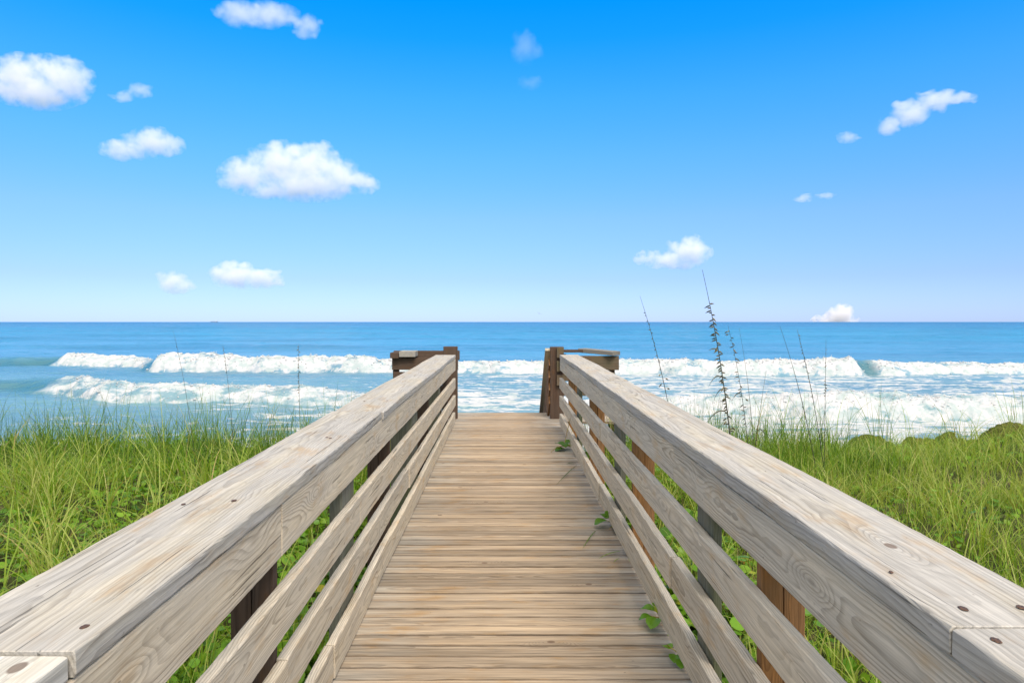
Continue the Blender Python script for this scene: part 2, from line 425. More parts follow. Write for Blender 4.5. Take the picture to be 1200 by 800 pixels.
plank('cap_plank', M['cap'], rootR, P(1.47, 10.72, EYE - .55), (math.cos(a), -math.sin(a), -.05), (math.sin(a), math.cos(a), 0), (0.0, 0.0, 1), .62, .24, .06, bev=.006, tint=.5)
for dz in (.0, -.2, -.4):
    plank('post_block', M['far_right'], rootR, P(.80, 9.92, EYE - .52 + dz), Z_, X_, Y_, .15, .10, .05, bev=.004)
bk = Buf()
def boxv(cx, cy, cz, sx, sy, sz):
    V = np.array([(x, y, z) for x in (-1, 1) for y in (-1, 1) for z in (-1, 1)], float) * np.array([sx, sy, sz]) / 2 + np.array([cx, cy, cz])
    Fq = np.array([(0, 1, 3, 2), (4, 6, 7, 5), (0, 4, 5, 1), (2, 3, 7, 6), (0, 2, 6, 4), (1, 5, 7, 3)])
    return V, [Fq]
p0 = P(.835, 9.83, EYE - .66)
for (dx, dz, sx, sz) in ((-.034, 0, .014, .25), (.034, 0, .014, .25), (0, .118, .054, .014), (0, -.118, .054, .014)):
    V, Fq = boxv(p0[0] + dx, p0[1], p0[2] + dz, sx, .018, sz); bk.add(V, Fq)
V, Fq = boxv(p0[0], p0[1] + .008, p0[2], .05, .006, .22); bk.add(V, Fq)
bk.build('metal_bracket', mbk, rootR)

# ---------------------------------------------------------------- stairs to the beach
st = empty('beach_stairs', (0, 10.7, 0))
tag(st, 'brown wooden steps dropping to the beach with one sloping handrail on the right', 'stairs')
sl = R(34)
Us = (0, math.cos(sl), -math.sin(sl)); Vs = (0, math.sin(sl), math.cos(sl))
for k in range(14):
    yy = .12 + k * .26; zz = -.18 - k * .175
    plank('tread', M['far'], st, (0, yy, zz), X_, Y_, Z_, 1.16, .27, .038, seg=8)
for x in (-.6, .6):
    plank('stringer', M['far'], st, (x, 1.85, -1.42), Us, Vs, X_, 4.4, .26, .04, seg=20)
for k, (d, wv_) in enumerate(((.98, .09), (.80, .12), (.62, .12), (.44, .12), (.24, .12))):
    mid = np.array((.655 if k else .645, -.62, d + .05)) + np.array(Us) * 2.1
    plank('handrail' if k == 0 else 'rail_board', M['post' if k else 'rail'], st, mid, Us, Vs, X_, 4.4, wv_ if k else .045, .035 if k else .12, seg=20, tint=.8)
for yy in (.9, 2.7):
    plank('post', M['darkpost'], st, (.72, yy, -yy * math.tan(sl) + .1), Z_, X_, Y_, 1.5, .09, .09)

# ---------------------------------------------------------------- ground
def edge_y(x):
    return 11.4 + (fbm(x * .35, x * 0 + 3.1, 5, 3) - .5) * 1.8 + np.where(x > 2.5, .9, 0) * sstep(2, 5, x)

def gz(x, y):
    x = np.asarray(x, float); y = np.asarray(y, float)
    z = -.46 + (fbm(x * .5, y * .5, 11, 3) - .5) * .30 + (fbm(x * 2.5, y * 2.5, 21, 2) - .5) * .08
    z = z - .16 * sstep(1.7, .9, np.abs(x))
    z = z + .42 * np.exp(-((x - 9.2) / 1.5) ** 2 - ((y - 11.2) / 1.6) ** 2)
    z = z - .10 * sstep(7.5, 10, y) * sstep(2.5, -1, x) - .30 * sstep(8.5, 11.8, y) * sstep(1.5, 3.5, x)
    e = edge_y(x)
    d = np.maximum(y - e, 0)
    z = z - .9 * sstep(0, 1.2, d) - d * .23
    return np.maximum(z, SEA - .6)

mg, t = newmat('dune_soil')
tc = t.n('ShaderNodeNewGeometry').outputs['Position']
n = t.noise(tc, 3, 5, .6); n2 = t.noise(tc, 40, 4, .65)
col = t.ramp(n, [(.35, (.035, .05, .015)), (.55, (.07, .075, .025)), (.75, (.14, .11, .055))])
py_ = t.sep(tc)[1]
col = t.mix(t.m('MULTIPLY', t.mr(py_, 13.5, 15.5), 1.0), col, (.50, .43, .33))
col = t.mix(t.mr(n2, .4, .7), col, t.mix(.5, col, (.03, .025, .015)))
t.out(t.bsdf(col, .95, .1, t.bump(n2, .8, .03)))
xs = np.concatenate([-np.geomspace(400, 16, 30), np.linspace(-15.8, 15.8, 240), np.geomspace(16, 400, 30)])
ys = np.concatenate([-np.geomspace(300, 3, 20), np.linspace(-2.9, 20, 190), np.linspace(20.5, 60, 20)])
GX, GY = np.meshgrid(xs, ys)
V = np.stack([GX, GY, gz(GX, GY)], -1).reshape(-1, 3)
def grid_faces(ny, nx):
    i = np.arange(ny * nx).reshape(ny, nx)
    return np.stack([i[:-1, :-1], i[:-1, 1:], i[1:, 1:], i[1:, :-1]], -1).reshape(-1, 4)
tag(mesh_np('ground', V, [grid_faces(len(ys), len(xs))], mg, smooth=True), kind='structure')

# ---------------------------------------------------------------- sea
def lin(x, pts):
    p = np.array(pts, float); return np.interp(x, p[:, 0], p[:, 1])

cA = [(-120, 74), (-46, 70), (-39, 68.5), (-35.5, 66), (-33.5, 63), (-31, 61.8), (-15, 61), (0, 60), (15, 57.8), (28, 57.2), (33, 58.2), (47, 60), (120, 62)]
hA = [(-120, .5), (-60, .8), (-50, .95), (-45, 1.2), (-37, .9), (-33.8, .9), (-32, 1.4), (-27, 1.4), (-15, 1.3), (-8, 1.1), (0, 1.0), (8, 1.0), (14, 1.15), (25, 1.2), (30, 1.5), (34, 1.0), (47, .8), (80, .6)]
fA = [(-120, 0), (-47.4, 0), (-46.0, 1), (-37, 1), (-35.2, .55), (-34.3, 0), (-33.2, 0), (-32.4, 1), (29.9, 1), (30.6, .08), (31.4, .08), (32.2, 1), (120, 1)]
cB = [(-60, 46), (-32, 44.5), (-27, 42), (-23.5, 39), (-20, 38), (-14, 37.4), (-8, 37), (0, 36), (8, 34), (12, 32.6), (16, 31.7), (30, 31.6), (60, 33)]
hB = [(-60, .4), (-35, .7), (-30.5, .85), (-28, .95), (-22, .92), (-17, .85), (-12, .75), (-9, .6), (-6, .3), (0, .15), (6, .3), (9, .6), (12.5, .9), (16, 1.1), (20, 1.0), (26, .9), (40, .7)]
fB = [(-60, 0), (-30.2, 0), (-28.6, 1), (-12, 1), (-8, .75), (-5, .25), (0, .1), (6, .3), (9, .9), (12, 1), (60, 1)]

def roll(s, h, foam, X, Y, sd, hook):
    """profile of one breaker: s = distance behind the foot of its front"""
    big = fbm(X * .55, Y * .3, sd, 3); fine = fbm(X * 2.2, Y * 2.0 + s, sd + 5, 4, .6)
    hf = h * (1 + foam * ((big - .5) * .45 + (fine - .5) * .16))
    front = np.clip(s / (1.5 + 1.0 * (1 - foam)), 0, 1)
    rise = foam * np.sqrt(np.clip(front, 0, 1)) * (1) + (1 - foam) * front ** 1.5
    back = np.exp(-np.maximum(s - 1.6, 0) / 3.6)
    z = hf * np.where(s < 0, 0, rise) * back
    z = z - .12 * h * np.exp(-((s + 1.2) / 1.2) ** 2) * (1 - .6 * foam)
    return z

def sea_fields(X, Y):
    sA = Y - lin(X, cA) - (fbm(X * .25, X * 0, 31, 3) - .5) * 2.0
    sB = Y - lin(X, cB) - (fbm(X * .4, X * 0 + 7, 41, 3) - .5) * 1.3
    HA, FA = lin(X, hA), lin(X, fA); HB, FB = lin(X, hB), lin(X, fB)
    z = roll(sA, HA, FA, X, Y, 51, 0) + roll(sB, HB, FB, X, Y, 61, 0)
    # broken, billowing surface of the rolling foam
    bil = lambda sd: np.abs(fbm(X * 1.25, Y * 1.6, sd, 4, .55) - .5) * 2
    mA = FA * sstep(-.5, .3, sA) * sstep(5.0, 1.0, sA); mB = FB * sstep(-.4, .2, sB) * sstep(4.0, .8, sB)
    z = z + mA * (bil(71) * .30 - .06) * HA * .7 + mB * (bil(81) * .34 - .06) * HB * .7
    # small irregular foot of the foam
    foamA = FA * sstep(-.35, .1, sA + (fine_n(X, Y, 91) - .5) * .8) * sstep(2.9, 1.6, sA + (fine_n(X, Y, 92) - .5) * 1.6)
    foamB = FB * sstep(-.35, .1, sB + (fine_n(X, Y, 93) - .5) * .8) * sstep(2.6, 1.2, sB + (fine_n(X, Y, 94) - .5) * 1.6)
    # swell beyond the breakers
    far = sstep(70, 110, Y)
    for (y0, am, wd, sd) in ((118, .45, 7, 1), (163, .75, 10, 2), (215, .7, 14, 3), (300, .8, 18, 4), (420, .9, 26, 5), (600, 1., 40, 6)):
        yy = Y - y0 - (fbm(X * .012, X * 0 + sd, 100 + sd, 3) - .5) * 40
        z = z + am * np.exp(-(yy / wd) ** 2) * (.35 + 1.1 * vn(X * .018 + sd * 3.3, X * 0 + sd, 110 + sd))
    z = z + far * (fbm(X * .05, Y * .16, 121, 4) - .5) * .7
    # chop
    chop = (fbm(X * .35, Y * .8, 131, 4, .55) - .5)
    z = z + chop * .30 * sstep(20, 34, Y) * (1 - .5 * sstep(200, 600, Y))
    # lace: how much of the surface is covered by drifting foam
    lx = lin(X, [(-60, .05), (-32, .10), (-22, .20), (-10, .36), (-4, .56), (0, .62), (8, .60), (20, .52), (60, .5)])      # in front of the near breaker and in the wash
    mid = lin(X, [(-60, .05), (-30, .10), (-14, .18), (-4, .32), (4, .38), (12, .46), (30, .43), (60, .40)])                # between the breakers
    lace = np.where(sB < 0, lx, 0) + np.where((sB >= 0) & (sA < 0), mid + (np.maximum(lx * .98, mid) - mid) * np.exp(-np.maximum(sB, 0) / 6.5), 0)
    lace = np.where(sA >= 0, .62 * FA * np.exp(-np.maximum(sA - 1.5, 0) / 2.0), lace)
    lace = np.where((sB < 0) & (sB > -2.5), lace * (1 - .35 * (1 - FB)), lace)
    lace = lace * (1 - .75 * np.clip((1 - FB), 0, 1) * np.exp(-((sB - .9) / 2.2) ** 2) * (np.abs(X) > 10))
    lace = np.maximum(lace, .97 * sstep(27, 24, Y) * lin(X, [(-30, .75), (-12, .8), (-4, .95), (0, 1.0), (20, .95)]))
    face = np.clip((1 - FB) * HB * np.exp(-((sB - .8) / 1.3) ** 2) + (1 - FA) * HA * np.exp(-((sA - .9) / 1.5) ** 2), 0, 1)
    return z, np.clip(np.maximum(foamA, foamB), 0, 1), np.clip(lace, 0, 1), face

def fine_n(X, Y, sd): return fbm(X * 1.6, Y * 1.6, sd, 4, .6)

ys = np.concatenate([np.arange(14, 24, .5), np.arange(24, 48, .075), np.arange(48, 76, .10), np.geomspace(76.2, 700, 190), np.geomspace(720, 30000, 40)])
tx = np.linspace(-1.15, 1.15, 900)
SY, ST = np.meshgrid(ys, tx, indexing='ij')
SX = ST * (SY + 4)
sz, sf, sl_, sface = sea_fields(SX, SY)
V = np.stack([SX, SY, SEA + sz], -1).reshape(-1, 3)

mw, t = newmat('sea_water')
pos = t.n('ShaderNodeNewGeometry').outputs['Position']
px_, py_, pz_ = t.sep(pos)
foam = t.attr('foam'); lace = t.attr('lace'); face = t.attr('face')
shore = t.mr(py_, 24, 80)
body = t.ramp(t.mr(t.m('LOGARITHM', py_, 10.0), 1.4, 3.2, 0, 1, False),
              [(0, (.10, .22, .23)), (.18, (.085, .235, .31)), (.34, (.06, .24, .40)), (.55, (.025, .225, .385)), (.8, (.008, .165, .34)), (1, (.002, .12, .265))])
patch = t.noise(t.comb(t.m('MULTIPLY', px_, .012), t.m('MULTIPLY', py_, .06), 0.0), 1, 4, .6)
body = t.mix(t.mr(patch, .38, .66, 0, .8), body, t.mix(.6, body, (.008, .10, .19)))
body = t.mix(t.m('MULTIPLY', face, .75), body, (.018, .105, .125))
# drifting foam lace
wv = t.n('ShaderNodeTexNoise'); t.put(wv.inputs['Vector'], pos); wv.inputs['Scale'].default_value = .9; wv.inputs['Detail'].default_value = 3
wp = t.vm('ADD', t.comb(t.m('MULTIPLY', px_, .62), py_, 0.0), t.vm('SCALE', t.vm('SUBTRACT', wv.outputs['Color'], (.5, .5, .5)), 1.3))
vo = t.n('ShaderNodeTexVoronoi', feature='DISTANCE_TO_EDGE'); t.put(vo.inputs['Vector'], wp); vo.inputs['Scale'].default_value = .62
cell = vo.outputs['Distance']
vo2 = t.n('ShaderNodeTexVoronoi', feature='DISTANCE_TO_EDGE'); t.put(vo2.inputs['Vector'], wp); vo2.inputs['Scale'].default_value = 2.1
n_a = t.noise(t.comb(t.m('MULTIPLY', px_, .22), t.m('MULTIPLY', py_, .75), 0.0), 1, 6, .66)
n_b = t.noise(t.comb(t.m('MULTIPLY', px_, 1.6), t.m('MULTIPLY', py_, 3.0), 3.0), 1, 4, .6)
fld = t.m('ADD', t.m('MULTIPLY', n_a, .68), t.m('MULTIPLY', n_b, .32))
fld = t.m('SUBTRACT', fld, t.m('MULTIPLY', cell, .34))
fld = t.m('SUBTRACT', fld, t.m('MULTIPLY', vo2.outputs['Distance'], .16))
th = t.m('SUBTRACT', .66, t.m('MULTIPLY', lace, .50))
lac = t.m('MULTIPLY', t.mr(t.m('SUBTRACT', fld, th), -.035, .06), t.mr(lace, .03, .12))
mist = t.m('MULTIPLY', lace, .25)
torn = t.noise(t.comb(t.m('MULTIPLY', px_, .55), t.m('MULTIPLY', py_, .8), t.m('MULTIPLY', pz_, 1.7)), 1, 6, .68)
thin = t.mr(torn, .45, .60, 1.0, .2)
fo = t.m('MAXIMUM', t.m('MAXIMUM', t.m('MULTIPLY', foam, thin), lac), mist, clamp=True)
fcol = t.mix(t.mr(t.noise(pos, 1.3, 6, .68), .42, .62, 0, .9), (.48, .49, .49), (.32, .39, .385))
# surface
wn1 = t.noise(t.comb(t.m('MULTIPLY', px_, .35), t.m('MULTIPLY', py_, 1.1), 0.0), 1, 5, .6)
wn2 = t.noise(t.comb(t.m('MULTIPLY', px_, .03), t.m('MULTIPLY', py_, .11), 0.0), 1, 5, .65)
h = t.m('ADD', t.m('MULTIPLY', wn1, t.mr(py_, 40, 400, .25, .5)), t.m('MULTIPLY', wn2, t.mr(py_, 60, 400, 0, 4.0)))
nw = t.bump(h, .9, 1.0)
fb = t.bump(t.m('ADD', t.noise(pos, 1.6, 5, .6), t.m('MULTIPLY', fo, .12)), .4, .25)
water = t.bsdf(body, .25, .32, nw)
foams = t.bsdf(fcol, .9, .1, fb)
ms_ = t.n('ShaderNodeMixShader'); t.put(ms_.inputs[0], fo); t.L.new(water, ms_.inputs[1]); t.L.new(foams, ms_.inputs[2])
t.out(ms_.outputs[0])
tag(mesh_np('sea', V, [grid_faces(len(ys), len(tx))], mw, fattr={'foam': sf, 'lace': sl_, 'face': sface}, smooth=True), kind='structure')

# froth thrown up along the breakers: countless little clots, one object
mf, t = newmat('sea_froth')
t.out(t.bsdf(t.mix(t.noise(t.n('ShaderNodeNewGeometry').outputs['Position'], 3, 3), (.45, .46, .46), (.49, .50, .50)), .9, .1))
ico = bmesh.new(); bmesh.ops.create_icosphere(ico, subdivisions=1, radius=1)
IV = np.array([v.co[:] for v in ico.verts]); IF = np.array([[v.index for v in f.verts] for f in ico.faces]); ico.free()
def froth(n, cr, fo, hh, x0, x1, sd, size):
    x = rng.uniform(x0, x1, n * 3)
    f = lin(x, fo); keep = rng.random(n * 3) < f * (.3 + 1.2 * fbm(x * .5, x * 0, sd, 2)); x = x[keep][:n]
    s = rng.normal(1.15, .55, len(x))
    yb = lin(x, cr) + (fbm(x * (.25 if cr is cA else .4), x * 0 + (0 if cr is cA else 7), 31 if cr is cA else 41, 3) - .5) * (2.0 if cr is cA else 1.3)
    y = yb + s
    z = sea_fields(x, y)[0]
    up = np.abs(rng.normal(0, .05, len(x))) * lin(x, hh)
    r = size * rng.lognormal(0, .45, len(x))
    P0 = np.stack([x, y, SEA + z + up - r * .3], 1)
    sc = np.stack([r * rng.uniform(.9, 2.0, len(x)), r * rng.uniform(.8, 1.3, len(x)), r * rng.uniform(.7, 1.2, len(x))], 1)
    jv = 1 + (rng.random((len(x), len(IV), 1)) - .5) * .5
    V = P0[:, None] + IV[None] * sc[:, None] * jv
    Fi = IF[None] + (np.arange(len(x)) * len(IV))[:, None, None]
    return V.reshape(-1, 3), Fi.reshape(-1, 3)
fb_ = Buf()
for args in ((2600, cA, fA, hA, -46, 50, 51, .030), (2200, cB, fB, hB, -28, 34, 61, .018)):
    V, Fi = froth(*args); fb_.add(V, [Fi])
tag(fb_.build('sea_froth', mf, None, True), kind='stuff')

# ---------------------------------------------------------------- plants
def leafmat(name, stops, trans=.45, rough=.5, spec=.3):
    mat, t = newmat(name)
    c = t.attr('gc')
    n = t.noise(t.n('ShaderNodeNewGeometry').outputs['Position'], 25, 2)
    col = t.ramp(t.m('ADD', c, t.m('MULTIPLY', t.m('SUBTRACT', n, .5), .12)), stops)
    b = t.bsdf(col, rough, spec)
    tr = t.n('ShaderNodeBsdfTranslucent'); t.put(tr.inputs[0], t.mix(1.0, col, (1.25, 1.15, .6), 'MULTIPLY'))
    mx = t.n('ShaderNodeMixShader'); t.put(mx.inputs[0], trans)
    t.L.new(b, mx.inputs[1]); t.L.new(tr.outputs[0], mx.inputs[2]); t.out(mx.outputs[0])
    return mat
M['grass'] = leafmat('dune_grass_blade', [(0, (.035, .085, .018)), (.3, (.095, .20, .016)), (.6, (.17, .30, .018)), (.82, (.265, .37, .04)), (.93, (.44, .43, .16)), (1, (.40, .28, .11))])
M['creeper'] = leafmat('creeper_leaf', [(0, (.045, .13, .012)), (.5, (.13, .29, .018)), (.85, (.22, .38, .025)), (.95, (.38, .34, .03)), (1, (.25, .13, .03))], .35, .4)
M['straw'] = leafmat('sea_oat_straw', [(0, (.028, .04, .035)), (.5, (.07, .075, .04)), (1, (.24, .19, .08))], .2)

def blades(base, h, az, th0, bend, w, gc, seg=6, twist=None):
    n = len(h)
    s = np.linspace(0, 1, seg + 1)
    th = th0[:, None] + bend[:, None] * s[None] ** 1.3
    d = np.diff(s)
    thm = (th[:, 1:] + th[:, :-1]) / 2
    R_ = np.concatenate([np.zeros((n, 1)), np.cumsum(np.sin(thm) * d, 1)], 1) * h[:, None]
    Zz = np.concatenate([np.zeros((n, 1)), np.cumsum(np.cos(thm) * d, 1)], 1) * h[:, None]
    cx, sx = np.cos(az)[:, None], np.sin(az)[:, None]
    P = np.stack([base[:, 0:1] + R_ * cx, base[:, 1:2] + R_ * sx, base[:, 2:3] + Zz], -1)
    tw = rng.uniform(-.9, .9, n) if twist is None else twist
    side = np.stack([-np.sin(az + tw), np.cos(az + tw), np.zeros(n)], -1)[:, None]
    wid = (w[:, None] * np.clip(1.05 - s[None] ** 2.2, .04, 1) * np.where(s[None] < .05, .8, 1))[..., None]
    A = P - side * wid / 2; B = P + side * wid / 2
    Vv = np.stack([A, B], 2).reshape(n, -1, 3)
    k = 2 * (seg + 1)
    i = np.arange(seg) * 2
    q = np.stack([i, i + 1, i + 3, i + 2], 1)
    Fq = q[None] + (np.arange(n) * k)[:, None, None]
    return Vv.reshape(-1, 3), Fq.reshape(-1, 4), np.repeat(gc, k)

def tufts(centers, nb, hmean, wmean, gcm, spread=.05, lean=.35):
    n = len(centers); cnt = rng.poisson(nb, n) if np.isscalar(nb) else rng.poisson(nb)
    idx = np.repeat(np.arange(n), cnt); m = len(idx)
    cap_ = np.where((centers[:, 0] > 4.6) & (centers[:, 1] > 10.3) & (hmean < .5), .6, 1.0)
    clump = .62 + .85 * fbm(centers[:, 0] * .9, centers[:, 1] * .9, 401, 3)
    hm = (np.broadcast_to(hmean, n) * cap_ * clump)[idx]; gm = np.broadcast_to(gcm, n)[idx]; wm = np.broadcast_to(wmean, n)[idx]
    off = rng.normal(0, spread, (m, 2))
    az = np.arctan2(off[:, 1], off[:, 0]) + rng.normal(0, .7, m)
    base = np.stack([centers[idx, 0] + off[:, 0], centers[idx, 1] + off[:, 1], np.zeros(m)], 1)
    base[:, 2] = gz(base[:, 0], base[:, 1]) - .02
    h = hm * rng.uniform(.55, 1.25, m)
    th0 = np.abs(rng.normal(.12, .14, m)); bend = np.abs(rng.normal(lean * 2.5, .65, m))
    return blades(base, h, az, th0, bend, wm * rng.uniform(.7, 1.3, m), np.where(rng.random(m) < .07, rng.uniform(.86, 1, m), np.clip(gm + rng.normal(0, .19, m) + .35 * (fbm(base[:, 0] * .8, base[:, 1] * .8, 411, 3) - .5), 0, .86)))

def scatter(n, x0, x1, y0, y1):
    return np.stack([rng.uniform(x0, x1, n), rng.uniform(y0, y1, n)], 1)

gb = Buf()
def addg(c, *a, **k):
    V, Fq, g = tufts(c, *a, **k); gb.add(V, [Fq], gc=g)
# --- left dune
c = scatter(760, -11, -1.05, 2.2, 11.2); c = c[(fbm(c[:, 0] * .6, c[:, 1] * .6, 201, 2) > .36)]
addg(c, 17, .44, .0078, .66, .05, .40)
c = scatter(330, -10, -1.3, 2.5, 8.8)                                    # long arching tufts
addg(c, 13, .82, .0105, .86, .05, .56)
c = np.concatenate([scatter(420, -11, -1.1, 9.6, 11.7), scatter(160, -11, -1.1, 8.6, 10)])        # standing on the crest
addg(c, 8, .50, .0075, .40, .05, .34)
c = scatter(230, -9, -1.1, 9.0, 11.4)
addg(c, 6, .80, .0072, .30, .06, .28)
# --- right dune
c = scatter(1150, 1.1, 13, 2.2, 12.4); c = c[(fbm(c[:, 0] * .7, c[:, 1] * .7, 211, 2) > .30)]
addg(c, 20, .44, .0074, .80, .06, .46)
c = scatter(330, 1.25, 11, 2.6, 11)
addg(c, 13, .64, .0085, .88, .05, .56)
c = scatter(230, 1.15, 5.2, 8.2, 11.6)
addg(c, 9, .58, .0066, .42, .05, .30)
c = scatter(110, 1.15, 4.2, 8.6, 11.2)
addg(c, 7, .80, .0062, .26, .06, .28)
c = scatter(70, 5, 12, 10.5, 12.3)
addg(c, 4, .48, .0060, .35, .05, .26)
# sparse tall blades standing clear of the rest, in loose groups
c0 = np.concatenate([scatter(46, -8.6, -1.3, 9.0, 11.2), scatter(34, 1.4, 4.8, 8.2, 11.2), scatter(14, 5, 10, 10.5, 12)])
c = np.repeat(c0, 5, 0) + rng.normal(0, .16, (len(c0) * 5, 2))
addg(c, 3, .98, .0075, .36, .07, .24)
c = np.concatenate([scatter(38, -3.6, -2.6, 8.6, 10.6), scatter(26, -1.9, -1.15, 6.5, 9.8)])     # fuller clump rising against the left railing
addg(c, 9, .72, .0075, .45, .07, .30)
c = np.concatenate([scatter(30, 1.9, 3.3, 6.8, 8.4), scatter(26, 2.6, 4.4, 7.8, 9.6)])                # around the feet of the sea oats
addg(c, 9, .62, .0070, .50, .07, .30)
# thin ground layer everywhere
for x0, x1 in ((-14, -1.0), (1.05, 15)):
    n = 16000
    b_ = scatter(n, x0, x1, 2.0, 12.2); base = np.concatenate([b_, (gz(b_[:, 0], b_[:, 1]) - .02)[:, None]], 1)
    V, Fq, g = blades(base, rng.uniform(.12, .42, n), rng.uniform(0, 6.28, n), np.abs(rng.normal(.25, .2, n)), np.abs(rng.normal(.9, .5, n)), rng.uniform(.003, .006, n),
                      np.clip(rng.normal(.34 if x0 < 0 else .42, .2, n), 0, 1), seg=4)
    gb.add(V, [Fq], gc=g)
tag(gb.build('dune_grass', M['grass'], None, True), kind='stuff')

def leaves(P0, size, tilt, gc, ring=9):
    """round creeper leaves with a folded midrib and a notch at the tip"""
    n = len(P0)
    a = np.linspace(0, 2 * np.pi, ring, endpoint=False)
    rad = np.ones(ring); rad[0] = .80
    lx = np.cos(a) * rad; ly = np.sin(a) * rad * .92
    loc = np.concatenate([[[0, 0, 0]], [[-.0, 0, 0]], np.stack([lx, ly, .22 * np.abs(ly) + .06 * lx], 1)])[1:]
    az = rng.uniform(0, 6.28, n); el = tilt; ro = rng.normal(0, .35, n)
    ca, sa = np.cos(az), np.sin(az); ce, se = np.cos(el), np.sin(el)
    ex = np.stack([ca * ce, sa * ce, se], 1); ey = np.stack([-sa, ca, np.zeros(n)], 1); ez = np.cross(ex, ey)
    ey2 = ey * np.cos(ro)[:, None] + ez * np.sin(ro)[:, None]; ez2 = np.cross(ex, ey2)
    V = P0[:, None] + size[:, None, None] * (loc[None, :, 0:1] * ex[:, None] + loc[None, :, 1:2] * ey2[:, None] + loc[None, :, 2:3] * ez2[:, None])
    k = ring + 1
    i = np.arange(ring)
    tr = np.stack([np.zeros(ring, int), 1 + i, 1 + (i + 1) % ring], 1)
    Fi = tr[None] + (np.arange(n) * k)[:, None, None]
    return V.reshape(-1, 3), Fi.reshape(-1, 3), np.repeat(gc, k)
cb = Buf()
for x0, x1, dens, lo in ((-12, -.92, 27000, 1), (.95, 13, 11000, 2)):
    c = scatter(dens, x0, x1, 1.2, 11.6)
    cov = fbm(c[:, 0] * .7, c[:, 1] * .7, 301 + lo, 3)
    near = np.abs(c[:, 0]) < 2.2
    c = c[(cov > (.40 if lo == 1 else .50)) | near]
    z = gz(c[:, 0], c[:, 1]) + np.abs(rng.normal(.05, .06, len(c)))
    V, Fi, g = leaves(np.concatenate([c, z[:, None]], 1), rng.uniform(.018, .044, len(c)), rng.normal(0, .45, len(c)), np.clip(rng.normal(.52, .2, len(c)), 0, 1))
    cb.add(V, [Fi], gc=g)
    # thicker right beside the walk
    n = 2600
    c = np.stack([np.where(x0 < 0, -1, 1) * (.95 + np.abs(rng.normal(0, .45, n))), rng.uniform(.6, 10, n)], 1)
    z = gz(c[:, 0], c[:, 1]) + np.abs(rng.normal(.06, .08, n))
    V, Fi, g = leaves(np.concatenate([c, z[:, None]], 1), rng.uniform(.025, .055, n), rng.normal(0, .45, n), np.clip(rng.normal(.5, .22, n), 0, 1))
    cb.add(V, [Fi], gc=g)
tag(cb.build('creeper_leaves', M['creeper'], None, True), kind='stuff')

# tubes
def tube(buf, pts, rad, k=6, **attrs):
    pts = np.array(pts, float); n = len(pts); rad = np.broadcast_to(rad, n)
    T = np.gradient(pts, axis=0); T /= np.linalg.norm(T, axis=1)[:, None] + 1e-12
    ref = np.array([0, 1, 0.]) if abs(T[0][1]) < .9 else np.array([1, 0, 0.])
    A = np.cross(T, ref); A /= np.linalg.norm(A, axis=1)[:, None]; B = np.cross(T, A)
    a = np.linspace(0, 2 * np.pi, k, endpoint=False)
    V = pts[:, None] + rad[:, None, None] * (np.cos(a)[None, :, None] * A[:, None] + np.sin(a)[None, :, None] * B[:, None])
    i = np.arange(n * k).reshape(n, k)
    q = np.stack([i[:-1], np.roll(i[:-1], -1, 1), np.roll(i[1:], -1, 1), i[1:]], -1).reshape(-1, 4)
    buf.add(V.reshape(-1, 3), [q, np.array([i[0][::-1], i[-1]])], **attrs)

def curve(p0, p1, p2, n=24):
    s = np.linspace(0, 1, n)[:, None]
    return (1 - s) ** 2 * np.array(p0) + 2 * s * (1 - s) * np.array(p1) + s * s * np.array(p2)

def seedv(buf, p, d, L, w, gc):
    """one flat pointed spikelet"""
    d = np.array(d, float); d /= np.linalg.norm(d)
    sd = np.cross(d, (.25, 1, .1)); sd /= np.linalg.norm(sd); up = np.cross(sd, d)
    s = np.array([0, .25, .6, 1.0]); ww = np.array([.25, 1, .8, .06]) * w
    pts = [np.array(p) + d * L * a + np.array((0, 0, -.25)) * L * a * a for a in s]
    V = []
    for q, a in zip(pts, ww): V += [q - sd * a, q + up * a * .35, q + sd * a, q - up * a * .35]
    V = np.array(V); F_ = []
    for i in range(3):
        for j in range(4): F_.append((i * 4 + j, i * 4 + (j + 1) % 4, (i + 1) * 4 + (j + 1) % 4, (i + 1) * 4 + j))
    buf.add(V, [np.array(F_), np.array([[3, 2, 1, 0], [12, 13, 14, 15]])], gc=gc)

